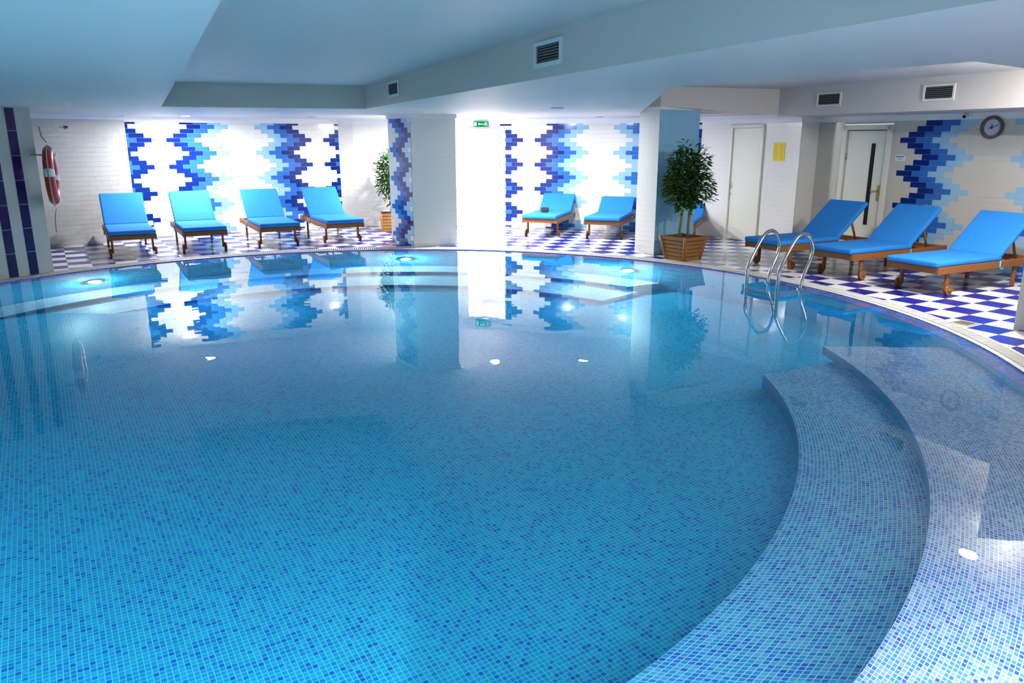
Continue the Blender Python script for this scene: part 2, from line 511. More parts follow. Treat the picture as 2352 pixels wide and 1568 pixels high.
# pool lamps in the pool wall
def pool_lamp(th, z, label):
    d = Vector((math.cos(th), math.sin(th), 0))
    t = thing('pool_lamp', label, 'pool light', POOL_C + d * (WALL_R + bulge(th) - .002) + Vector((0, 0, z)), th, 'warm lamps in the pool wall')
    bm = bmesh.new(); annulus(bm, (-.02, 0, 0), (1, 0, 0), .085, .125, .04, 32); obj('bezel', bm, M['steel'], t)
    bm = bmesh.new(); disc(bm, (-.015, 0, 0), (1, 0, 0), .085, .02, 28); obj('lens', bm, M['pool_lens'], t)
    return t
LAMPS = [(141.3, -.77, 'glowing pool lamp under the water below the striped pillar'), (92.5, -.77, 'glowing pool lamp under the water below the wavy-tiled pillar'),
         (53.5, -.77, 'glowing pool lamp under the water in front of the white brick pillar'), (-56, -.16, 'glowing pool lamp in the wall beside the entry steps')]
for a, z, lb in LAMPS: pool_lamp(D(a), z, lb)

# ------------------------------------------------------------------ tiled walls
PAL = [M['tile_white'], M['tile_navy'], M['tile_blue'], M['tile_pale'], M['tile_sky'], M['grout'], M['tile_stripe'], M['tile_dimmed'], M['tile_cream']]

def zig(k):
    m = k % 6
    return m if m <= 3 else 6 - m

def wave(sA, smin=-1e9, smax=1e9, reach=8, base=0):
    """zigzag waves of navy, blue and pale tiles, mirrored in pairs every twelve tiles"""
    per = 12 * TILE_W
    def fn(s, k):
        if s < smin or s > smax: return base
        for q in range(-reach, reach):
            a = (s - (sA + q * per + zig(k) * TILE_W / 2)) / TILE_W
            if 0 <= a < 3: return 1 + int(a)
            b = ((sA - TILE_W + q * per - zig(k) * TILE_W / 2) - s) / TILE_W
            if 0 <= b < 3: return 1 + int(b)
        return base
    return fn

def tiles(bm, A, d, s0, s1, z0, z1, fn, out, sA=0., holes=(), gap=.0022, lift=.003):
    """running-bond wall tiles on the plane through A along d"""
    k0 = math.floor((z0 - TIP_Z) / ROW_H) - 1; k1 = math.ceil((z1 - TIP_Z) / ROW_H) + 1
    for k in range(k0, k1 + 1):
        a = max(TIP_Z + (k - .5) * ROW_H, z0); b = min(TIP_Z + (k + .5) * ROW_H, z1)
        if b - a < .006: continue
        off = sA + (k % 2) * TILE_W / 2
        n0 = math.floor((s0 - off) / TILE_W) - 1; n1 = math.ceil((s1 - off) / TILE_W) + 1
        for n_ in range(n0, n1):
            segs = [(max(off + n_ * TILE_W, s0), min(off + (n_ + 1) * TILE_W, s1))]
            for (h0, h1, hz0, hz1) in holes:
                if b <= hz0 + 1e-6 or a >= hz1 - 1e-6: continue
                ns = []
                for p, q in segs:
                    if q <= h0 or p >= h1: ns.append((p, q)); continue
                    if p < h0: ns.append((p, h0))
                    if q > h1: ns.append((h1, q))
                segs = ns
            for p, q in segs:
                if q - p < .008: continue
                mi = fn(off + (n_ + .5) * TILE_W, k)
                P = [A + d * (p + gap / 2), A + d * (q - gap / 2)]
                o = out * lift
                quad(bm, [XY(P[0] + o, a + gap / 2), XY(P[1] + o, a + gap / 2), XY(P[1] + o, b - gap / 2), XY(P[0] + o, b - gap / 2)], mi)

def plane_holes(bm, A, d, s0, s1, z0, z1, holes, mi=5):
    hs = sorted(holes)
    cur = s0
    def rect(a, b, c, e):
        if b - a > 1e-4 and e - c > 1e-4:
            quad(bm, [XY(A + d * a, c), XY(A + d * b, c), XY(A + d * b, e), XY(A + d * a, e)], mi)
    for (h0, h1, hz0, hz1) in hs:
        rect(cur, h0, z0, z1); rect(h0, h1, z0, hz0); rect(h0, h1, hz1, z1); cur = h1
    rect(cur, s1, z0, z1)

def tiled_wall(name, label, A, d, s0, s1, z1, fn=lambda s, k: 0, sA=0., holes=(), z0=0., out=None, top=2.6):
    A = XY(A); d = XY(d).normalized()
    if out is None:
        out = Vector((d.y, -d.x, 0))
        if out.dot(Vector((0, 5, 0)) - (A + d * (s0 + s1) / 2)) < 0: out = -out
    bm = bmesh.new()
    plane_holes(bm, A, d, s0, s1, z0, top, [h for h in holes])
    tiles(bm, A, d, s0, s1, z0, z1, fn, out, sA, holes)
    o = obj(name, bm, PAL)
    struct(o, label, 'wall')
    return A, d, out

TOP = 2.035
# left: plain partition, alcove with waves, angled return, back wall, doorway wall, then the right-hand walls
w1, w2 = Vector((-7.55, 12.66, 0)), Vector((-6.98, 13.27, 0)); dw = (w2 - w1).normalized()
tiled_wall('wall_partition', 'plain pale partition wall behind the red lifebuoy', w1, dw, -2.5, 1.33, 2.06, lambda s, k: 7)
bm = bmesh.new()
pe = w1 + dw * 1.33
back = Vector((-dw.y, dw.x, 0))
prism(bm, [pe, pe + back * .32, pe + back * .32 - dw * .05, pe - dw * .05], 0, 2.5, 0)
struct(obj('trim_1', bm, M['cove']), 'white vertical edge trim at the end of the plain partition wall', 'trim')
A2 = Vector((-6.59, 14.07, 0)); B2 = Vector((-3.62, 15.97, 0)); dA = (B2 - A2).normalized()
tiled_wall('wall_alcove', 'white tiled alcove wall with zigzag waves of blue tiles behind four loungers', A2, dA, -.6, 3.65, TOP, wave(.41), .41)
JA = A2 + dA * 3.65; JB = Vector((-3.22, 15.98, 0))
tiled_wall('wall_return', 'narrow pale lilac tiled return beside the alcove waves', JA, (JB - JA), 0, (JB - JA).length, TOP, lambda s, k: 0)
MA = Vector((-1.06, 16.18, 0)); MB_ = Vector((3.45, 14.6, 0)); dM = (MB_ - MA).normalized()
tiled_wall('wall_back', 'plain white tiled wall behind the potted tree and wavy-tiled pillar', JB, (MA - JB), 0, (MA - JB).length, TOP)
tiled_wall('wall_doorway', 'white tiled wall with blue zigzag waves beside the bright doorway', MA, dM, 0, 4.83, TOP, wave(1.6, smin=.97), 1.6, holes=[(.13, .97, 0, 1.935)])
RA = MA + dM * 4.83
rA = Vector((3.63, 14.36, 0))
KS = (RA - rA).dot(E2)
tiled_wall('wall_service', 'plain white tiled wall holding the narrow door and yellow notice', rA, E2, KS - .02, 1.95, 2.0, holes=[(.47, 1.21, 0, 1.985)])
RC = rA + E2 * 1.95
WC = Vector((5.8, 11.55, 0))
# corner where the return meets the clock wall
den = (WC - RC).dot(E1)
RD = RC + E1 * den
tiled_wall('wall_corner', 'narrow cream return wall between the yellow notice and the glazed door', RC, E1, 0, den, 2.0, out=Vector((E2.x, E2.y, 0)))
sD = (RD - WC).dot(E2)
tiled_wall('wall_clock', 'cream tiled wall with dark blue zigzag waves under the round clock', WC, E2, sD, 6.5, 2.0, wave(-.14, smin=-.2, base=8), -.14, holes=[(-1.10, -.27, 0, 1.965)])

tiled_wall('wall_left', 'plain pale side wall running toward the viewer past the striped pillar', Vector((-9.2, 10.9, 0)), Vector((-.05, -1, 0)), 0, 15, 2.06, out=Vector((1, 0, 0)))

# coves along wall tops
def cove(name, label, P, Q, z, out, h=.10, w=.09):
    bm = bmesh.new()
    P, Q = XY(P), XY(Q)
    prof = [(0, 0), (.012, 0)] + [(w - (w - .012) * math.cos(a), h * math.sin(a) * .98) for a in [PI / 2 * i / 6 for i in range(1, 7)]] + [(w, h + .12), (0, h + .12)]
    va = [bm.verts.new(P + out * a + Vector((0, 0, z + b))) for a, b in prof]
    vb = [bm.verts.new(Q + out * a + Vector((0, 0, z + b))) for a, b in prof]
    for i in range(len(prof)):
        j = (i + 1) % len(prof); bm.faces.new((va[i], vb[i], vb[j], va[j]))
    bm.faces.new(va); bm.faces.new(list(reversed(vb)))
    bmesh.ops.recalc_face_normals(bm, faces=bm.faces)
    struct(obj(name, bm, M['cove']), label, 'cornice')
def outw(d, mid):
    o = Vector((d.y, -d.x, 0)).normalized()
    return o if o.dot(Vector((0, 5, 0)) - mid) > 0 else -o
for i, (nm, P, Q, z) in enumerate((('the plain partition', w1 - dw * 2.5, pe, 2.06), ('the alcove waves', A2 - dA * .3, JA, TOP), ('the lilac return', JA, JB, TOP), ('the potted tree', JB, MA, TOP),
                                   ('the bright doorway', MA, RA, TOP), ('the yellow notice', RA, RC, 2.0), ('the corner return', RC, RD, 2.0), ('the clock', RD, WC + E2 * 6.5, 2.0))):
    dd = (Q - P).normalized()
    o_ = outw(dd, (P + Q) / 2)
    if i == 6: o_ = Vector((E2.x, E2.y, 0))
    cove('trim_%d' % (i + 2), 'white coved cornice along the wall top above ' + nm, P, Q, z, o_)

# ------------------------------------------------------------------ ceiling: soffit with two coffers
P1 = Vector((-4.38, 9.99, SOFFIT)); P2 = Vector((-1.97, 10.69, SOFFIT)); dF = Vector((.382, -.924, 0))
P3 = P2 + dF * 12.6; P4 = P1 + Vector((.423, -.906, 0)) * 12.2
cR = Vector((2.20, 11.83, SOFFIT)); Q = Vector((4.15, 12.45, SOFFIT)); R2 = Vector((5.758, 8.995, SOFFIT))
dq = (R2 - Q).normalized(); R3 = Q + dq * 6.2
N1 = Vector((1.246, 6.325, SOFFIT)); N2 = Vector((2.44, 4.28, SOFFIT)); N3 = Vector((2.97, 4.69, SOFFIT)); N4 = N2 + (N3 - N2).normalized() * 4.2
hole1 = [P1, P2, P3, P4]
cL = XY(cR - E2 * .46, SOFFIT); cB = XY(cL + E1 * .8, SOFFIT)
hole2 = [cL, cB, Q, R3, N4, N2, N1]
bm = holed_plane([Vector((x, y, SOFFIT)) for x, y in ((-13, -4), (13, -4), (13, 19), (-13, 19))], [hole1, hole2], flip=True)
def coffer(loop, zc):
    top = [Vector((p.x, p.y, zc)) for p in loop]
    nn = len(loop)
    for i in range(nn): quad(bm, [loop[i], loop[(i + 1) % nn], top[(i + 1) % nn], top[i]])
    quad(bm, top)
coffer(hole1, 2.42)
coffer(hole2, 2.49)
LOW = 2.085
# downstand beam running from the brick-tiled pillar to the far corner of the coffer
b0, b1, b2, b3 = XY(cR, 2.215), XY(Q, 2.10), XY(cB, 2.16), XY(cL, 2.215)
quad(bm, [b0, b1, b2, b3])
for a_, b_ in ((b0, b1), (b3, b0)): quad(bm, [a_, b_, XY(b_, 2.49), XY(a_, 2.49)])
for a_, b_ in ((b1, b2), (b2, b3)): quad(bm, [a_, b_, XY(b_, SOFFIT), XY(a_, SOFFIT)])
nq = Vector((-dq.y, dq.x, 0))
if nq.x < 0: nq = -nq
lowp = [XY(Q, LOW), XY(R3, LOW), XY(R3 + nq * 5, LOW), XY(Q + nq * 5, LOW)]
quad(bm, lowp)
for a_, b_ in ((0, 1), (3, 0)): quad(bm, [lowp[a_], lowp[b_], XY(lowp[b_], SOFFIT), XY(lowp[a_], SOFFIT)])
struct(obj('ceiling', bm, M['plaster']), 'smooth pale ceiling with two recessed coffers and deep beams above the pool', 'ceiling')

# ------------------------------------------------------------------ pillars
def pillar(name, label, poly, faces, z1=SOFFIT + .02, cap=True):
    bm = bmesh.new()
    cen = sum((XY(p) for p in poly), Vector()) / len(poly)
    prism(bm, [XY(p) + (cen - XY(p)).normalized() * .004 for p in poly], 0, z1, 5)
    for (a, b, fn, sA) in faces:
        A, B = XY(poly[a]), XY(poly[b]); d = (B - A).normalized()
        o = Vector((d.y, -d.x, 0))
        if o.dot(A - cen) < 0: o = -o
        tiles(bm, A, d, 0, (B - A).length, 0, z1 - .05, fn, o, sA)
    p = struct(obj(name, bm, PAL), label, 'pillar')
    return p
def cap_ring(name, label, poly, z0, z1, grow):
    bm = bmesh.new()
    cen = sum((XY(p) for p in poly), Vector()) / len(poly)
    prism(bm, [XY(p) + (XY(p) - cen).normalized() * grow * 1.3 for p in poly], z0, z1, 0)
    struct(obj(name, bm, M['cove']), label, 'cornice')
def wave2(off, ph):
    def fn(s, k):
        a = (s - (off + zig(k - ph) * TILE_W / 2)) / TILE_W
        return 2 if 0 <= a < 1 else 1 if 1 <= a < 2 else 3 if 2 <= a < 2.6 else 0
    return fn
cM = Vector((-1.63, 12.74, 0)); cMr = Vector((-.93, 12.97, 0)); cMl = Vector((-2.11, 13.5, 0)); cMb = cMl + (cMr - cM)
pm = [cM, cMr, cMb, cMl]
def wcol(s, k):
    a = (s - (.10 + zig(k + 2) * .085)) / .17
    return 2 if 0 <= a < 1 else 1 if 1 <= a < 2 else 0
pillar('pillar', 'white tiled pillar with a narrow navy tile wave down one face', pm, [(3, 0, wave2(.06, -2), .06), (0, 1, lambda s, k: 0, 0), (1, 2, lambda s, k: 0, 0)], 2.16)
cap_ring('trim_11', 'thin white cap moulding at the top of the wavy-tiled pillar', pm, 2.07, 2.16, .025)
cR0 = Vector((2.20, 11.83, 0))
pr_ = [cR0, cR0 + E1 * .80, cR0 + E1 * .80 - E2 * .46, cR0 - E2 * .46]
pillar('pillar', 'white brick-tiled pillar with one sky-blue face beside the potted ficus', pr_, [(3, 0, lambda s, k: 0, 0), (0, 1, lambda s, k: 4, 0), (1, 2, lambda s, k: 0, 0)], 2.22)
cap_ring('trim_12', 'small white cap moulding on the brick-tiled pillar', pr_, 2.165, 2.21, .008)
pR = Vector((-6.21, 10.28, 0)); dP = Vector((-.493, -.87, 0)).normalized()
def stripe_poly():
    return [pR, pR + dP * 1.8, pR + dP * 1.8 - E2 * .75, pR - E2 * .75]
sp_ = stripe_poly()
bm = bmesh.new()
prism(bm, sp_, 0, SOFFIT + .02, 0)
oP = Vector((dP.y, -dP.x, 0))
if oP.dot(-sp_[2] + sp_[0]) < 0: oP = -oP
sidx = [(.20, .315), (.46, .575), (.73, .845), (1.0, 1.115)]
for i in range(7):
    za, zb = i * .307 + .003, min((i + 1) * .307 - .003, 2.12)
    for a, b in sidx:
        quad(bm, [XY(sp_[0] + dP * a + oP * .003, za), XY(sp_[0] + dP * b + oP * .003, za), XY(sp_[0] + dP * b + oP * .003, zb), XY(sp_[0] + dP * a + oP * .003, zb)], 1)
struct(obj('pillar', bm, [M['tile_dimmed'], M['tile_stripe']]), 'pale pillar with dark navy vertical tile stripes beside the lifebuoy', 'pillar')
bm = bmesh.new()
gp = [Vector((4.72, 7.0, 0)), Vector((5.5, 6.98, 0)), Vector((5.95, 7.58, 0)), Vector((5.17, 7.60, 0))]
prism(bm, gp, 0, SOFFIT + .02, 0)
struct(obj('pillar', bm, M['tile_white']), 'plain grey-white pillar foot at the frame edge past the last lounger', 'pillar')

# ------------------------------------------------------------------ bright room beyond the doorway
outM = Vector((dM.y, -dM.x, 0))
if outM.y > 0: outM = -outM
inn = -outM
bm = bmesh.new()
c0, c1 = MA + dM * .13, MA + dM * .97
r0, r1 = MA + dM * -.4 + inn * .16, MA + dM * 1.9 + inn * .16
deep = 2.2
def wallq(a, b, z0=0., z1=2.12): quad(bm, [XY(a, z0), XY(b, z0), XY(b, z1), XY(a, z1)])
wallq(r0, r0 + inn * deep); wallq(r0 + inn * deep, r1 + inn * deep); wallq(r1 + inn * deep, r1)
quad(bm, [XY(r0, 2.12), XY(r1, 2.12), XY(r1 + inn * deep, 2.12), XY(r0 + inn * deep, 2.12)])
quad(bm, [XY(r0, .004), XY(r1, .004), XY(r1 + inn * deep, .004), XY(r0 + inn * deep, .004)])
wallq(r0, c0 + inn * .16); wallq(c1 + inn * .16, r1)
quad(bm, [XY(c0 + inn * .16, 1.935), XY(c1 + inn * .16, 1.935), XY(c1 + inn * .16, 2.12), XY(c0 + inn * .16, 2.12)])
struct(obj('wall_corridor', bm, M['plaster']), 'brightly lit white corridor seen through the open doorway', 'corridor')
bm = bmesh.new()
for a in (c0, c1): box(bm, XY(a + inn * .08, .9675), (.02, .17, 1.935), math.atan2(dM.y, dM.x))
box(bm, XY((c0 + c1) / 2 + inn * .08, 1.93), (.84, .17, .02), math.atan2(dM.y, dM.x))
struct(obj('door_3', bm, M['plastic']), 'white lined open doorway glowing from the corridor behind', 'doorway')

# ------------------------------------------------------------------ doors
def local(A, d, out):
    """matrix: x along the wall, y into the room, z up"""
    d = XY(d).normalized(); out = XY(out).normalized()
    return Matrix(((d.x, out.x, 0, A.x), (d.y, out.y, 0, A.y), (0, 0, 1, 0), (0, 0, 0, 1)))

def at(o, mat):
    o.matrix_world = mat
    return o
oR = Vector((-E1.x, -E1.y, 0))
t = at(thing('door_1', 'narrow flush cream door beside the yellow notice', 'door'), local(rA + E2 * .84, E2, oR)); t['kind'] = 'structure'
bm = bmesh.new()
for x in (-.345, .345): box(bm, (x, .012, .985), (.055, .06, 1.97), bevel=.006)
box(bm, (0, .012, 1.955), (.745, .06, .055), bevel=.006)
obj('door_frame', bm, M['door'], t)
bm = bmesh.new(); box(bm, (0, -.012, .965), (.632, .04, 1.92), bevel=.003); leaf = obj('door_leaf', bm, M['door'], t)
bm = bmesh.new(); box(bm, (0, -.033, .965), (.69, .02, 1.95)); obj('door_rebate', bm, M['dark'], t)
bm = bmesh.new(); box(bm, (-.285, .012, .94), (.028, .012, .11), bevel=.003); disc(bm, (-.285, .012, .80), (0, 1, 0), .013, .012, 16); h = obj('door_handle', bm, M['steel'], leaf)
h['label'] = 'small steel recessed pull and keyhole'

t = at(thing('door_2', 'cream door with a tall narrow black glass strip and brass handle', 'door'), local(WC + E2 * -.685, E2, oR)); t['kind'] = 'structure'
bm = bmesh.new()
for x in (-.378, .378): box(bm, (x, .012, .972), (.075, .06, 1.944), bevel=.006)
box(bm, (0, .012, 1.915), (.83, .06, .075), bevel=.006)
obj('door_frame', bm, M['door'], t)
bm = bmesh.new(); box(bm, (0, -.012, .935), (.672, .04, 1.862), bevel=.003); leaf = obj('door_leaf', bm, M['door'], t)
bm = bmesh.new(); box(bm, (0, -.033, .94), (.74, .02, 1.9)); obj('door_rebate', bm, M['dark'], t)
bm = bmesh.new(); box(bm, (.135, .010, 1.065), (.088, .014, 1.25), mi=0, bevel=.004); box(bm, (.135, .014, 1.065), (.066, .014, 1.225), mi=1); g = obj('glass_strip', bm, [M['door'], M['black']], leaf)
g['label'] = 'tall narrow black glass panel'
bm = bmesh.new(); box(bm, (.285, .012, .94), (.042, .010, .235), bevel=.004); tube(bm, [(.285, .012, .975), (.285, .055, .975), (.19, .058, .975)], .0105, 10); disc(bm, (.285, .02, .86), (0, 1, 0), .015, .02, 14)
h = obj('door_handle', bm, M['brass'], leaf, smooth=False); h['label'] = 'brass lever handle with long plate'
bm = bmesh.new(); tube(bm, [(-.325, .012, 1.42), (-.325, .012, 1.53)], .010, 10); obj('hinge', bm, M['brass'], t)

# ------------------------------------------------------------------ notices, sensors, sockets
t = at(thing('notice_sheet', 'yellow printed notice sheet pinned to the wall beside the narrow door', 'notice'), local(rA + E2 * 1.535, E2, oR))
bm = bmesh.new(); box(bm, (0, .008, 1.535), (.235, .004, .29)); obj('paper', bm, M['yellow'], t)
bm = bmesh.new()
for r in range(13):
    for c in (-.055, .055): box(bm, (c + random.uniform(-.006, .006), .0112, 1.655 - r * .0195), (.092 - random.uniform(0, .03), .0008, .007))
obj('print', bm, M['ochre'], t)

t = at(thing('door_plate', 'small white plate with blue lettering band beside the glazed door', 'sign'), local(WC + E2 * -.10, E2, oR))
bm = bmesh.new(); box(bm, (0, .010, 1.475), (.17, .008, .095), bevel=.003); obj('plate', bm, M['plastic'], t)
bm = bmesh.new()
for i in range(8): box(bm, (-.062 + i * .0165, .0148, 1.490), (.0125, .001, .021 if i % 3 else .024))
for i in range(6): box(bm, (-.035 + i * .013, .0148, 1.455), (.009, .001, .010))
box(bm, (.078, .0148, 1.512), (.012, .001, .02)); obj('print', bm, M['ink'], t)

t = at(thing('wall_clock', 'round clock with a dark rope rim on the zigzag tiled wall', 'clock'), local(WC + E2 * 1.155, E2, oR))
bm = bmesh.new()
ring = [(.125 * math.cos(a), .030, 1.89 + .125 * math.sin(a)) for a in [2 * PI * k / 40 for k in range(40)]]
tube(bm, ring, .020, 10, closed=True)
for k in range(36):
    a = 2 * PI * k / 36
    tube(bm, [(.125 * math.cos(a) + .02 * math.cos(a + q), .030 + .028 * math.sin(q * 1.0), 1.89 + .125 * math.sin(a) + .02 * math.sin(a + q)) for q in (-.9, 0, .9)], .007, 5)
obj('rope_rim', bm, M['clock_rim'], t, smooth=True)
bm = bmesh.new(); disc(bm, (0, .016, 1.89), (0, 1, 0), .108, .016, 40); dial = obj('dial', bm, M['clock_face'], t)
bm = bmesh.new()
for ang, L, w in ((24, .085, .008), (200, .050, .007), (100, .045, .010)):
    a = D(ang); R_ = Matrix.Rotation(-a, 4, 'Y')
    box(bm, (math.cos(a) * L / 2, .028, 1.89 + math.sin(a) * L / 2), (L, .004, w), R_)
box(bm, (-.012, .027, 1.885), (.035, .003, .022), Matrix.Rotation(.5, 4, 'Y')); obj('hands', bm, M['hand'], t)

t = at(thing('security_camera', 'small white dome camera with dark lens under the cornice near the clock', 'camera'), local(WC + E2 * .83, E2, oR))
bm = bmesh.new(); box(bm, (0, .055, 2.065), (.085, .085, .05), bevel=.012); tube(bm, [(0, .10, 2.05), (0, .13, 2.035)], [.036, .030], 16); obj('housing', bm, M['plastic'], t)
bm = bmesh.new(); disc(bm, (-.006, .132, 2.033), (0, 1, -.45), .022, .012, 16); obj('lens', bm, M['black'], t)

def socket(A, d, out, s, z, label):
    t = at(thing('power_socket', label, 'socket', group='wall power sockets'), local(XY(A) + XY(d) * s, d, out))
    bm = bmesh.new(); box(bm, (0, .010, z), (.085, .012, .085), bevel=.005); obj('cover_plate', bm, M['plastic'], t)
    bm = bmesh.new(); disc(bm, (0, .0165, z), (0, 1, 0), .022, .002, 20); obj('socket_well', bm, M['lens_off'], t)
oA = outw(dA, A2)
socket(A2, dA, oA, -.01, .26, 'white wall socket low on the alcove wall behind the first lounger')
socket(A2, dA, oA, 2.76, .24, 'white wall socket in the navy tiles between two alcove loungers')
socket(WC, E2, oR, .28, .24, 'white wall socket under the dark zigzag tiles behind the middle poolside lounger')

t = at(thing('exit_sign', 'green emergency exit sign with white symbols above the bright doorway', 'exit sign'), local(MA + dM * .48, dM, outM))
bm = bmesh.new(); box(bm, (0, .045, 2.035), (.31, .03, .105), bevel=.004); obj('sign_box', bm, M['sign_green'], t)
bm = bmesh.new()
y_ = .0615
box(bm, (-.115, y_, 2.035), (.05, .002, .07))                                          # doorway symbol
box(bm, (.0, y_, 2.035), (.10, .002, .018)); 
quad(bm, [(-.065, y_ + .001, 2.035), (-.03, y_ + .001, 2.065), (-.03, y_ + .001, 2.005), (-.05, y_ + .001, 2.035)])   # arrow
disc(bm, (.105, y_, 2.068), (0, 1, 0), .011, .002, 12)                                 # running figure
for p, q in (((.10, 2.055), (.093, 2.03)), ((.093, 2.03), (.115, 2.015)), ((.115, 2.015), (.122, 1.998)), ((.093, 2.03), (.078, 2.015)), ((.078, 2.015), (.06, 2.015)), ((.10, 2.05), (.12, 2.042)), ((.10, 2.05), (.08, 2.052)), ((.08, 2.052), (.075, 2.036))):
    tube(bm, [(p[0], y_, p[1]), (q[0], y_, q[1])], .006, 6)
box(bm, (.138, y_, 2.035), (.010, .002, .07))
obj('pictogram', bm, M['sign_white'], t)

t = at(thing('wall_hook', 'small dark metal hook high on the plain partition wall', 'hook'), local(w1 + dw * .40, dw, outw(dw, w1)))
bm = bmesh.new(); box(bm, (0, .008, 1.925), (.03, .008, .05)); tube(bm, [(0, .012, 1.93), (.01, .05, 1.925), (.02, .06, 1.95)], .007, 8); tube(bm, [(0, .012, 1.93), (-.03, .03, 1.95)], .006, 8); obj('bracket', bm, M['black'], t)

bm = bmesh.new(); box(bm, (0, 0, .003), (.2, .2, .006), bevel=.002, mi=0)
for i in range(6): box(bm, (-.06 + i * .024, 0, .0065), (.009, .14, .002), mi=1)
dr = obj('floor_drain', bm, [M['drain'], M['dark']], loc=(4.41, 7.26, 0)); dr.rotation_euler = (0, 0, ANG)
tag(dr, 'small square metal floor drain in a white deck tile near the coping', 'drain')

# ------------------------------------------------------------------ air vents in the beams
def vent(A, d, out, s0, s1, z0, z1, label):
    t = at(thing('air_vent', label, 'air vent', group='air vents in the ceiling beams'), local(XY(A) + XY(d) * (s0 + s1) / 2, d, out))
    w, h, c = s1 - s0, z1 - z0, (z0 + z1) / 2
    bm = bmesh.new()
    b = .028
    for x in (-w / 2 - b / 2, w / 2 + b / 2): box(bm, (x, .008, c), (b, .016, h + 2 * b), bevel=.003)
    for z in (-h / 2 - b / 2, h / 2 + b / 2): box(bm, (0, .008, c + z), (w, .016, b), bevel=.003)
    obj('vent_frame', bm, M['plastic'], t)
    bm = bmesh.new(); quad(bm, [(-w / 2, .002, c - h / 2), (w / 2, .002, c - h / 2), (w / 2, .002, c + h / 2), (-w / 2, .002, c + h / 2)]); obj('vent_duct', bm, M['dark'], t)
    bm = bmesh.new()
    for i in range(6): box(bm, (0, .008, c - h / 2 + (i + .5) * h / 6), (w, .010, .0035), Matrix.Rotation(.35, 4, 'X'))
    obj('louvre', bm, M['louvre'], t)
oF = outw(dF, P2 + dF * 5)
oF = Vector((-.924, -.382, 0))
vent(P2, dF, oF, 1.40, 1.84, 2.235, 2.352, 'small dark-slatted air vent at the far end of the pool beam')
vent(P2, dF, oF, 5.61, 5.97, 2.228, 2.335, 'dark-slatted air vent on the nearer part of the pool beam')
oQ = Vector((dq.y, -dq.x, 0)).normalized()
if oQ.x > 0: oQ = -oQ
vent(Q, dq, oQ, .80, 1.19, 2.225, 2.365, 'dark-slatted air vent on the beam above the glazed door')
vent(Q, dq, oQ, 2.54, 2.92, 2.228, 2.37, 'framed dark-slatted air vent on the beam above the clock')

# ------------------------------------------------------------------ ceiling downlights
def downlight(x, y, z, lit, label, r=.085):
    t = thing('downlight', label, 'ceiling light', (x, y, z), 0, 'recessed ceiling downlights')
    bm = bmesh.new(); annulus(bm, (0, 0, -.005), (0, 0, 1), r * .78, r, .010, 36); obj('trim_ring', bm, M['plastic'] if lit else M['lens_off'], t)
    bm = bmesh.new(); disc(bm, (0, 0, -.004), (0, 0, 1), r * .78, .006, 32); obj('lens', bm, M['lens_on'] if lit else M['lens_off'], t)
downlight(-5.55, 13.55, SOFFIT, True, 'lit ceiling downlight in front of the alcove waves', .10)
downlight(-.31, 13.29, SOFFIT, True, 'lit ceiling downlight in front of the bright doorway', .10)
downlight(-3.56, 14.2, SOFFIT, False, 'unlit ceiling downlight above the end of the alcove')
downlight(.58, 10.26, SOFFIT, False, 'unlit ceiling downlight in the beam ahead of the brick-tiled pillar')
downlight(1.55, 14.2, SOFFIT, False, 'unlit ceiling downlight above the doorway-wall loungers')
downlight(4.82, 7.25, 2.49, True, 'lit ceiling downlight in the coffer above the nearest poolside lounger', .10)
downlight(4.15, 7.55, 2.49, False, 'unlit ring downlight in the coffer above the deck', .11)

# ------------------------------------------------------------------ loungers
def cushion_bm(L, W, T, r=.022):
    bm = bmesh.new()
    box(bm, (L / 2, 0, T / 2), (L, W, T), bevel=r)
    return bm

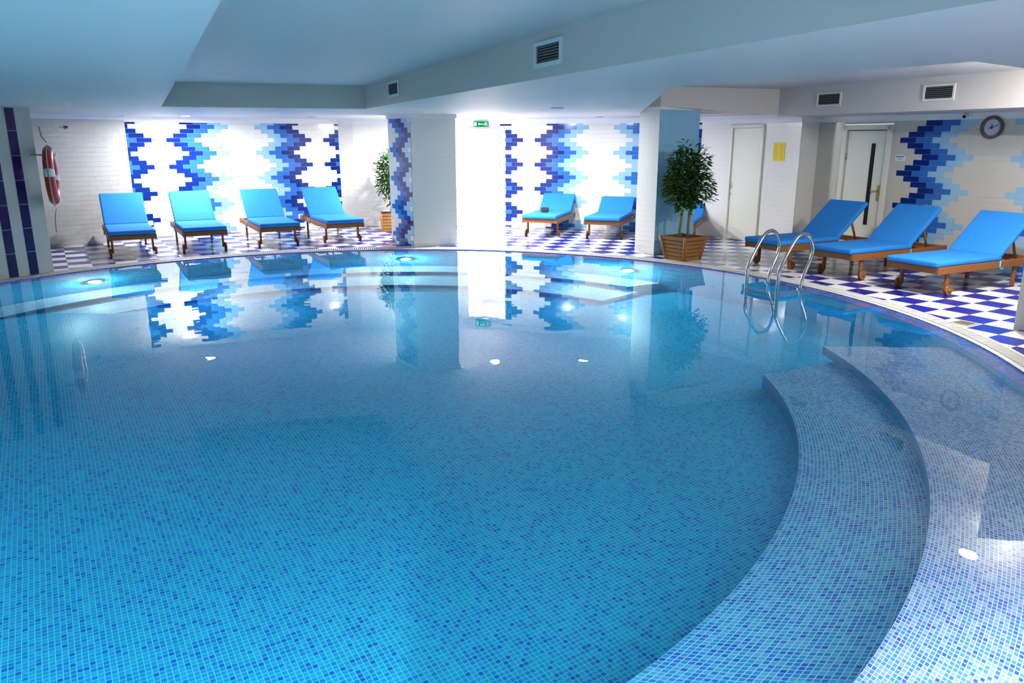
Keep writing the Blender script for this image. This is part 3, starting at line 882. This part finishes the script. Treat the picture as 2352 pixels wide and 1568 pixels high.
def make_lounger():
    """foot end at x=0 (pool side), head towards +x; origin on the floor below the foot end"""
    t = thing('sun_lounger', '', 'sun lounger')
    for s in (-1, 1):
        bm = bmesh.new(); box(bm, (.95, s * .315, .295), (1.90, .035, .085), bevel=.005); obj('side_rail', bm, M['wood'], t)
    bm = bmesh.new()
    for i in range(9): box(bm, (.12 + i * .125, 0, .325), (.07, .598, .018), bevel=.003)
    obj('slat_base', bm, M['wood'], t)
    for x in (.02, 1.88):
        bm = bmesh.new(); box(bm, (x, 0, .295), (.03, .60, .07), bevel=.004); obj('cross_rail', bm, M['wood'], t)
    for x, wheel in ((.24, True), (1.52, False)):
        for s in (-1, 1):
            bm = bmesh.new()
            box(bm, (x, s * .285, .15 if not wheel else .165), (.055, .030, .30 if not wheel else .25), bevel=.006)
            lg = obj('leg', bm, M['wood'], t)
            if wheel:
                bm = bmesh.new()
                disc(bm, (x, s * .318, .058), (0, 1, 0), .058, .032, 28, 0)
                disc(bm, (x, s * .338, .058), (0, 1, 0), .013, .012, 14, 1)
                obj('wheel', bm, [M['wood'], M['brass']], lg)
    hx, ang = 1.15, D(40)
    R_ = Matrix.Translation((hx, 0, .335)) @ Matrix.Rotation(-ang, 4, 'Y')
    bm = bmesh.new()
    for s in (-1, 1): box(bm, (.36, s * .25, .0), (.72, .03, .03))
    for i in range(6): box(bm, (.05 + i * .125, 0, .012), (.06, .53, .015))
    bmesh.ops.transform(bm, matrix=R_, verts=bm.verts); obj('backrest_frame', bm, M['wood'], t)
    bm = bmesh.new()
    for s in (-1, 1):
        a = R_ @ Vector((.46, s * .20, -.01)); tube(bm, [a, (1.66, s * .20, .30)], .016, 8)
    tube(bm, [(1.66, -.22, .30), (1.66, .22, .30)], .014, 8)
    obj('support_strut', bm, M['wood'], t)
    bm = bmesh.new(); box(bm, (.96, .20, .232), (.30, .16, .018), bevel=.003); obj('pull_out_tray', bm, M['wood'], t)
    bm = cushion_bm(1.20, .655, .065); bmesh.ops.translate(bm, vec=(-.03, 0, .337), verts=bm.verts); obj('seat_cushion', bm, M['fabric'], t, smooth=False)
    bm = cushion_bm(.735, .655, .062); bmesh.ops.translate(bm, vec=(.005, 0, .022), verts=bm.verts); bmesh.ops.transform(bm, matrix=R_, verts=bm.verts); obj('back_cushion', bm, M['fabric'], t)
    for s in (-1, 1):
        bm = bmesh.new()
        tube(bm, [(1.13, s * .335, .34), (1.125, s * .34, .27), (1.15, s * .338, .238), (1.19, s * .34, .25)], .008, 6)
        obj('tie_strap', bm, M['strap'], t)
    return t

G = 'blue cushioned wooden sun loungers'
# mid-point of the two front (wheeled) legs, direction of the head end in degrees
spots = [
    ((-5.88, 11.86), 120, 'blue wooden lounger nearest the striped pillar, seen head-on'),
    ((-4.97, 12.37), 119, 'blue wooden lounger in the alcove row, second from the striped pillar'),
    ((-3.95, 12.95), 118.5, 'blue wooden lounger in the alcove row, third from the striped pillar'),
    ((-2.99, 13.52), 118.5, 'blue wooden lounger in the alcove row, closest to the potted tree'),
    ((.57, 14.32), 72, 'blue wooden lounger with a black pouch on its seat'),
    ((1.68, 13.97), 71, 'blue wooden lounger partly hidden by the white brick-tiled pillar'),
    ((2.93, 13.55), 70, 'blue wooden lounger almost hidden behind the ficus and brick-tiled pillar'),
    ((3.70, 10.76), 28, 'blue wooden lounger in the poolside row, farthest, beyond the ladder'),
    ((4.32, 9.95), 28, 'blue wooden lounger in the poolside row, in the middle behind the ladder'),
    ((4.86, 8.93), 27, 'blue wooden lounger in the poolside row, nearest, cut by the frame edge'),
]
proto = make_lounger()
for i, ((x, y), a, lb) in enumerate(spots):
    o = proto if i == 0 else copy_tree(proto)
    d = Vector((math.cos(D(a)), math.sin(D(a)), 0))
    o.location = Vector((x, y, 0)) - d * .24
    o.rotation_euler = (0, 0, D(a))
    tag(o, lb, 'sun lounger', G)

bm = bmesh.new(); box(bm, (0, 0, .045), (.15, .07, .09), bevel=.018); pb = obj('camera_pouch', bm, M['bag'], loc=(.62, 14.62, .412))
tag(pb, 'small black camera pouch lying on a lounger seat', 'bag')
bm = bmesh.new(); tube(bm, [(-.075, 0, .06), (-.06, -.045, .03), (0, -.06, .015), (.06, -.045, .03), (.075, 0, .06)], .006, 6); obj('pouch_strap', bm, M['bag'], pb)
bm = bmesh.new(); box(bm, (0, -.037, .055), (.13, .01, .06), bevel=.004); obj('flap', bm, M['bag'], pb)

# ------------------------------------------------------------------ potted trees
def make_ficus(name, label, loc, rotz, b, tw, h, zt, crown, nleaf, trunks, seed, clear=None):
    rnd = random.Random(seed)
    t = thing(name, label, 'potted tree', loc, rotz, 'potted ficus trees')
    pot_bm = bmesh.new()
    def wid(z): return b + (tw - b) * z / h
    rows = 6
    for i in range(rows):
        z0, z1 = h * i / rows + .006, h * (i + 1) / rows - .003
        w0, w1_ = wid(z0) / 2, wid(z1) / 2
        for q in range(4):
            Rz = Matrix.Rotation(q * PI / 2, 4, 'Z')
            P = [Rz @ Vector(p) for p in ((-w0, -w0, z0), (w0, -w0, z0), (w1_, -w1_, z1), (-w1_, -w1_, z1))]
            I = [Rz @ Vector(p) for p in ((-w0, -w0 + .018, z0), (w0, -w0 + .018, z0), (w1_, -w1_ + .018, z1), (-w1_, -w1_ + .018, z1))]
            quad(pot_bm, P); quad(pot_bm, [P[3], P[2], I[2], I[3]]); quad(pot_bm, [P[1], P[0], I[0], I[1]])
    obj('pot_panel', pot_bm, M['wood_pot'], t)
    for q in range(4):
        bm = bmesh.new()
        Rz = Matrix.Rotation(q * PI / 2, 4, 'Z')
        tube(bm, [Rz @ Vector((b / 2 - .004, b / 2 - .004, 0)), Rz @ Vector((tw / 2 - .004, tw / 2 - .004, h + .004))], .024, 4)
        obj('corner_post', bm, M['wood_pot'], t)
    bm = bmesh.new(); wi = wid(h * .2) / 2 - .02; wo = tw / 2 - .02
    prism(bm, [(-wi, -wi), (wi, -wi), (wi, wi), (-wi, wi)], .02, .04); zs = h - .035; ws = wid(zs) / 2 - .016
    prism(bm, [(-ws, -ws), (ws, -ws), (ws, ws), (-ws, ws)], zs - .05, zs); obj('soil', bm, M['soil'], t)
    cz, rx, rz = crown
    for (x, y, dx, dy) in trunks:
        bm = bmesh.new()
        pts = [(x + dx * u + .012 * math.sin(u * 7 + x * 40), y + dy * u + .012 * math.cos(u * 6), zs + (cz + .1 - zs) * u) for u in [k / 9 for k in range(10)]]
        tube(bm, pts, [.025 - .011 * u for u in [k / 9 for k in range(10)]], 9)
        for k in range(7):
            st = Vector(pts[6 + k % 4]); a = rnd.uniform(0, 2 * PI); e = st + Vector((math.cos(a) * rx * .6, math.sin(a) * rx * .6, rnd.uniform(-.05, .28)))
            tube(bm, [st, (st + e) / 2 + Vector((0, 0, .05)), e], [.009, .006, .003], 5)
        obj('trunk', bm, M['bark'], t, smooth=True)
    bm = bmesh.new(); tone = bm.faces.layers.float.new('tone')
    def shape(d):   # lumpy crown outline
        return 1 + .16 * math.sin(3 * math.atan2(d.y, d.x) + 1.3 * seed) + .12 * math.sin(5 * d.z + seed) + .10 * math.sin(7 * d.x + 4 * d.z)
    for k in range(nleaf):
        d = Vector((rnd.gauss(0, 1), rnd.gauss(0, 1), rnd.gauss(0, 1))).normalized()
        r = shape(d) * (rnd.random() ** .38)
        p = Vector((d.x * rx * r, d.y * rx * r, cz + d.z * rz * r))
        if d.z < -.55 and rnd.random() < .5: continue
        if clear is not None:
            pw = Vector((loc[0], loc[1], 0)) + Matrix.Rotation(rotz, 3, 'Z') @ Vector((p.x, p.y, 0))
            if (pw - clear[0]).dot(clear[1]) < .07: continue
        L, Wd = rnd.uniform(.070, .105), rnd.uniform(.032, .045)
        out = Vector((d.x, d.y, d.z * .3 + rnd.uniform(-.7, .2))) + Vector((rnd.uniform(-.6, .6), rnd.uniform(-.6, .6), 0))
        out.normalize()
        side = out.cross(Vector((rnd.uniform(-.4, .4), rnd.uniform(-.4, .4), 1))).normalized()
        up = side.cross(out)
        v = [p, p + out * L * .35 + side * Wd * .5 - up * .004, p + out * L * .7 + side * Wd * .38, p + out * L, p + out * L * .7 - side * Wd * .38, p + out * L * .35 - side * Wd * .5 - up * .004]
        f = bm.faces.new([bm.verts.new(q) for q in v]); f[tone] = min(1, max(0, rnd.gauss(.42, .2) + (.45 if rnd.random() < .10 else 0)))
    obj('crown', bm, M['leaf'], t)
    return t
make_ficus('potted_ficus', 'bushy two-stemmed ficus in a tapered wooden planter beside the sky-blue pillar face', (2.555, 11.42, 0), D(37), .35, .485, .35, .36, (1.14, .335, .465), 3200,
           [(-.05, .02, -.04, .0), (.07, -.03, .03, .04)], 3, (cR0, Vector((E1.y, -E1.x, 0))))
make_ficus('potted_ficus', 'ficus in a wooden planter half hidden behind the wavy-tiled pillar', (-2.33, 15.1, 0), D(8), .40, .46, .36, .36, (1.07, .31, .46), 2000,
           [(-.02, .02, -.02, .03), (.05, -.02, .03, .0)], 5)

# ------------------------------------------------------------------ lifebuoy on the striped pillar's side
buoyC = Vector((-6.05, 10.28, 1.275)); nB = Vector((math.cos(D(26)), math.sin(D(26)), 0)); tB = Vector((-nB.y, nB.x, 0))
t = thing('lifebuoy', 'red lifebuoy ring with white bands and rope hanging on the striped pillar', 'lifebuoy', (buoyC.x, buoyC.y, 0))
def ringp(a, r, off=0.): return nB * off + tB * (r * math.cos(a)) + Vector((0, 0, buoyC.z + r * math.sin(a)))
bm = bmesh.new()
nseg = 72
pts = [ringp(2 * PI * k / nseg, .30) for k in range(nseg)]
rings = []
for k in range(nseg):
    a = 2 * PI * k / nseg
    rad = tB * math.cos(a) + Vector((0, 0, math.sin(a)))
    rings.append([bm.verts.new(pts[k] + rad * (.075 * math.cos(q)) + nB * (.062 * math.sin(q))) for q in [2 * PI * j / 16 for j in range(16)]])
for k in range(nseg):
    for j in range(16):
        f = bm.faces.new((rings[k][j], rings[(k + 1) % nseg][j], rings[(k + 1) % nseg][(j + 1) % 16], rings[k][(j + 1) % 16])); f.smooth = True
bmesh.ops.recalc_face_normals(bm, faces=bm.faces)
obj('ring', bm, M['red'], t)
for c in (0, 90, 180, 270):
    bm = bmesh.new(); rr = []
    for k in range(6):
        a = D(c - 8 + k * 3.2 + 172); rad = tB * math.cos(a) + Vector((0, 0, math.sin(a)))
        rr.append([bm.verts.new(ringp(a, .30) + rad * (.079 * math.cos(q)) + nB * (.066 * math.sin(q))) for q in [2 * PI * j / 16 for j in range(16)]])
    for k in range(5):
        for j in range(16): bm.faces.new((rr[k][j], rr[k + 1][j], rr[k + 1][(j + 1) % 16], rr[k][(j + 1) % 16]))
    obj('band', bm, M['band'], t, smooth=True)
bm = bmesh.new()
rp = []
for k in range(96):
    a = 2 * PI * k / 96
    rp.append(ringp(a, .385 + .02 * abs(math.sin(2 * a))))
tube(bm, rp, .009, 6, closed=True)
tube(bm, [ringp(PI / 2, .42), ringp(PI / 2, .50, -.05), ringp(PI / 2, .62, -.06)], .008, 6)
tube(bm, [ringp(PI * 1.48, .43), ringp(PI * 1.49, .55, -.03), ringp(PI * 1.5, .74, -.04)], .007, 6)
obj('rope', bm, M['rope'], t)
bm = bmesh.new(); tube(bm, [ringp(PI / 2, .27, -.20), ringp(PI / 2, .255, .07), ringp(PI / 2, .29, .085)], .012, 8); obj('hanging_hook', bm, M['steel'], t)

# ------------------------------------------------------------------ pool ladder
t = thing('pool_ladder', 'polished steel pool ladder with two arched handrails at the pool edge', 'pool ladder', (3.2, 9.2, 0))
O = Vector((3.2, 9.2, 0))
pr1 = [(0, -.95), (0, -.5), (0, -.02), (0, .15), (.004, .22), (.03, .28), (.12, .39), (.28, .555), (.36, .61), (.43, .632), (.5, .637), (.57, .625), (.64, .585), (.70, .52), (.735, .45), (.735, .39), (.70, .31), (.60, .18), (.56, .12), (.54, .07), (.535, -.02), (.535, -.2), (.56, -.28), (.66, -.31)]
def smooth_path(p, it=2):
    for _ in range(it):
        q = [p[0]]
        for a, b in zip(p[:-1], p[1:]): q += [a * .75 + b * .25, a * .25 + b * .75]
        p = q + [p[-1]]
    return p
rails = [(Vector((2.87, 9.24, 0)), Vector((.73, .68, 0)).normalized(), 1.0), (Vector((3.12, 8.86, 0)), Vector((.80, .60, 0)).normalized(), .90)]
for A, u, k in rails:
    bm = bmesh.new()
    tube(bm, smooth_path([A - O + u * s * k + Vector((0, 0, z * (1. if k == 1 else 1.02))) for s, z in pr1]), .022, 14)
    hr = obj('handrail', bm, M['steel'], t, smooth=True)
    bm = bmesh.new(); e = A - O + u * .535 * k; annulus(bm, e + Vector((0, 0, -.012)), (0, 0, 1), .024, .05, .014, 24); obj('flange', bm, M['steel'], hr)
for i in range(3):
    z = -.16 - i * .25
    bm = bmesh.new(); a, b = rails[0][0] - O, rails[1][0] - O
    c = (a + b) / 2; d = (b - a)
    box(bm, (c.x, c.y, z), (d.length - .02, .085, .022), math.atan2(d.y, d.x), bevel=.006); obj('tread', bm, M['steel'], t)

# ------------------------------------------------------------------ lights
def area(name, loc, power, size, color=(1, 1, 1), rot=(0, 0, 0), shape='DISK', spread=PI, size_y=None):
    l = bpy.data.lights.new(name, 'AREA'); l.shape = shape; l.size = size
    if size_y: l.size_y = size_y
    l.energy = power; l.color = color; l.spread = spread
    o = bpy.data.objects.new(name, l); COL.objects.link(o); o.location = loc; o.rotation_euler = rot
    return o
def point(name, loc, power, r, color):
    l = bpy.data.lights.new(name, 'POINT'); l.energy = power; l.shadow_soft_size = r; l.color = color
    o = bpy.data.objects.new(name, l); COL.objects.link(o); o.location = loc
    return o
NEUT = (1, .985, .96)
area('alcove_light', (-5.55, 13.55, SOFFIT - .02), 84, .16, NEUT)
area('alcove_light', (-1.95, 14.5, SOFFIT - .02), 85, .16, NEUT)  # added unseen lamp behind the wavy-tiled pillar, evens the alcove light
area('doorway_light', (-.31, 13.29, SOFFIT - .02), 100, .16, NEUT)
area('far_light', (1.3, 13.4, SOFFIT - .02), 25, .16, NEUT)
area('deck_light', (4.82, 7.25, 2.465), 85, .16, (1, .96, .90))
point('coffer_light', (5.6, 7.8, 2.36), 42, .07, (1, .97, .93))
area('side_fill', (6.6, 6.2, SOFFIT - .05), 18, .2, (1, .95, .88))  # added fill lamp out of view, brightens the deck and clock wall
cl = (r0 + r1) / 2 + inn * 1.1
area('corridor_light', (cl.x, cl.y, 2.09), 330, 1.2, (1, 1, 1))
for a, z, e in ((141.3, -.77, 28), (92.5, -.77, 36), (53.5, -.77, 42), (-56, -.16, 180), (240, -.5, 110), (280, -.5, 250), (318, -.7, 110)):  # closing entries: unseen near-side lamps without fixtures, added to brighten the pool
    d = Vector((math.cos(D(a)), math.sin(D(a)), 0))
    p = POOL_C + d * (WALL_R + bulge(D(a)) - .09)
    point('pool_lamp_glow', (p.x, p.y, z), e, .07, (1., .60, .50) if a == -56 else (1., .92, .82))

w = bpy.data.worlds.new('world'); S.world = w; w.use_nodes = True
bg = w.node_tree.nodes['Background']; bg.inputs[0].default_value = (.86, .89, .93, 1); bg.inputs[1].default_value = .5

S.view_settings.view_transform = 'Standard'
S.view_settings.look = 'None'
S.view_settings.exposure = .75
S.view_settings.gamma = 1.
cy = S.cycles
cy.use_denoising = True
cy.max_bounces = 6; cy.diffuse_bounces = 3; cy.glossy_bounces = 2; cy.transmission_bounces = 4
cy.use_adaptive_sampling = True; cy.adaptive_threshold = .12; cy.adaptive_min_samples = 20
cy.sample_clamp_indirect = 6.
cy.blur_glossy = .6
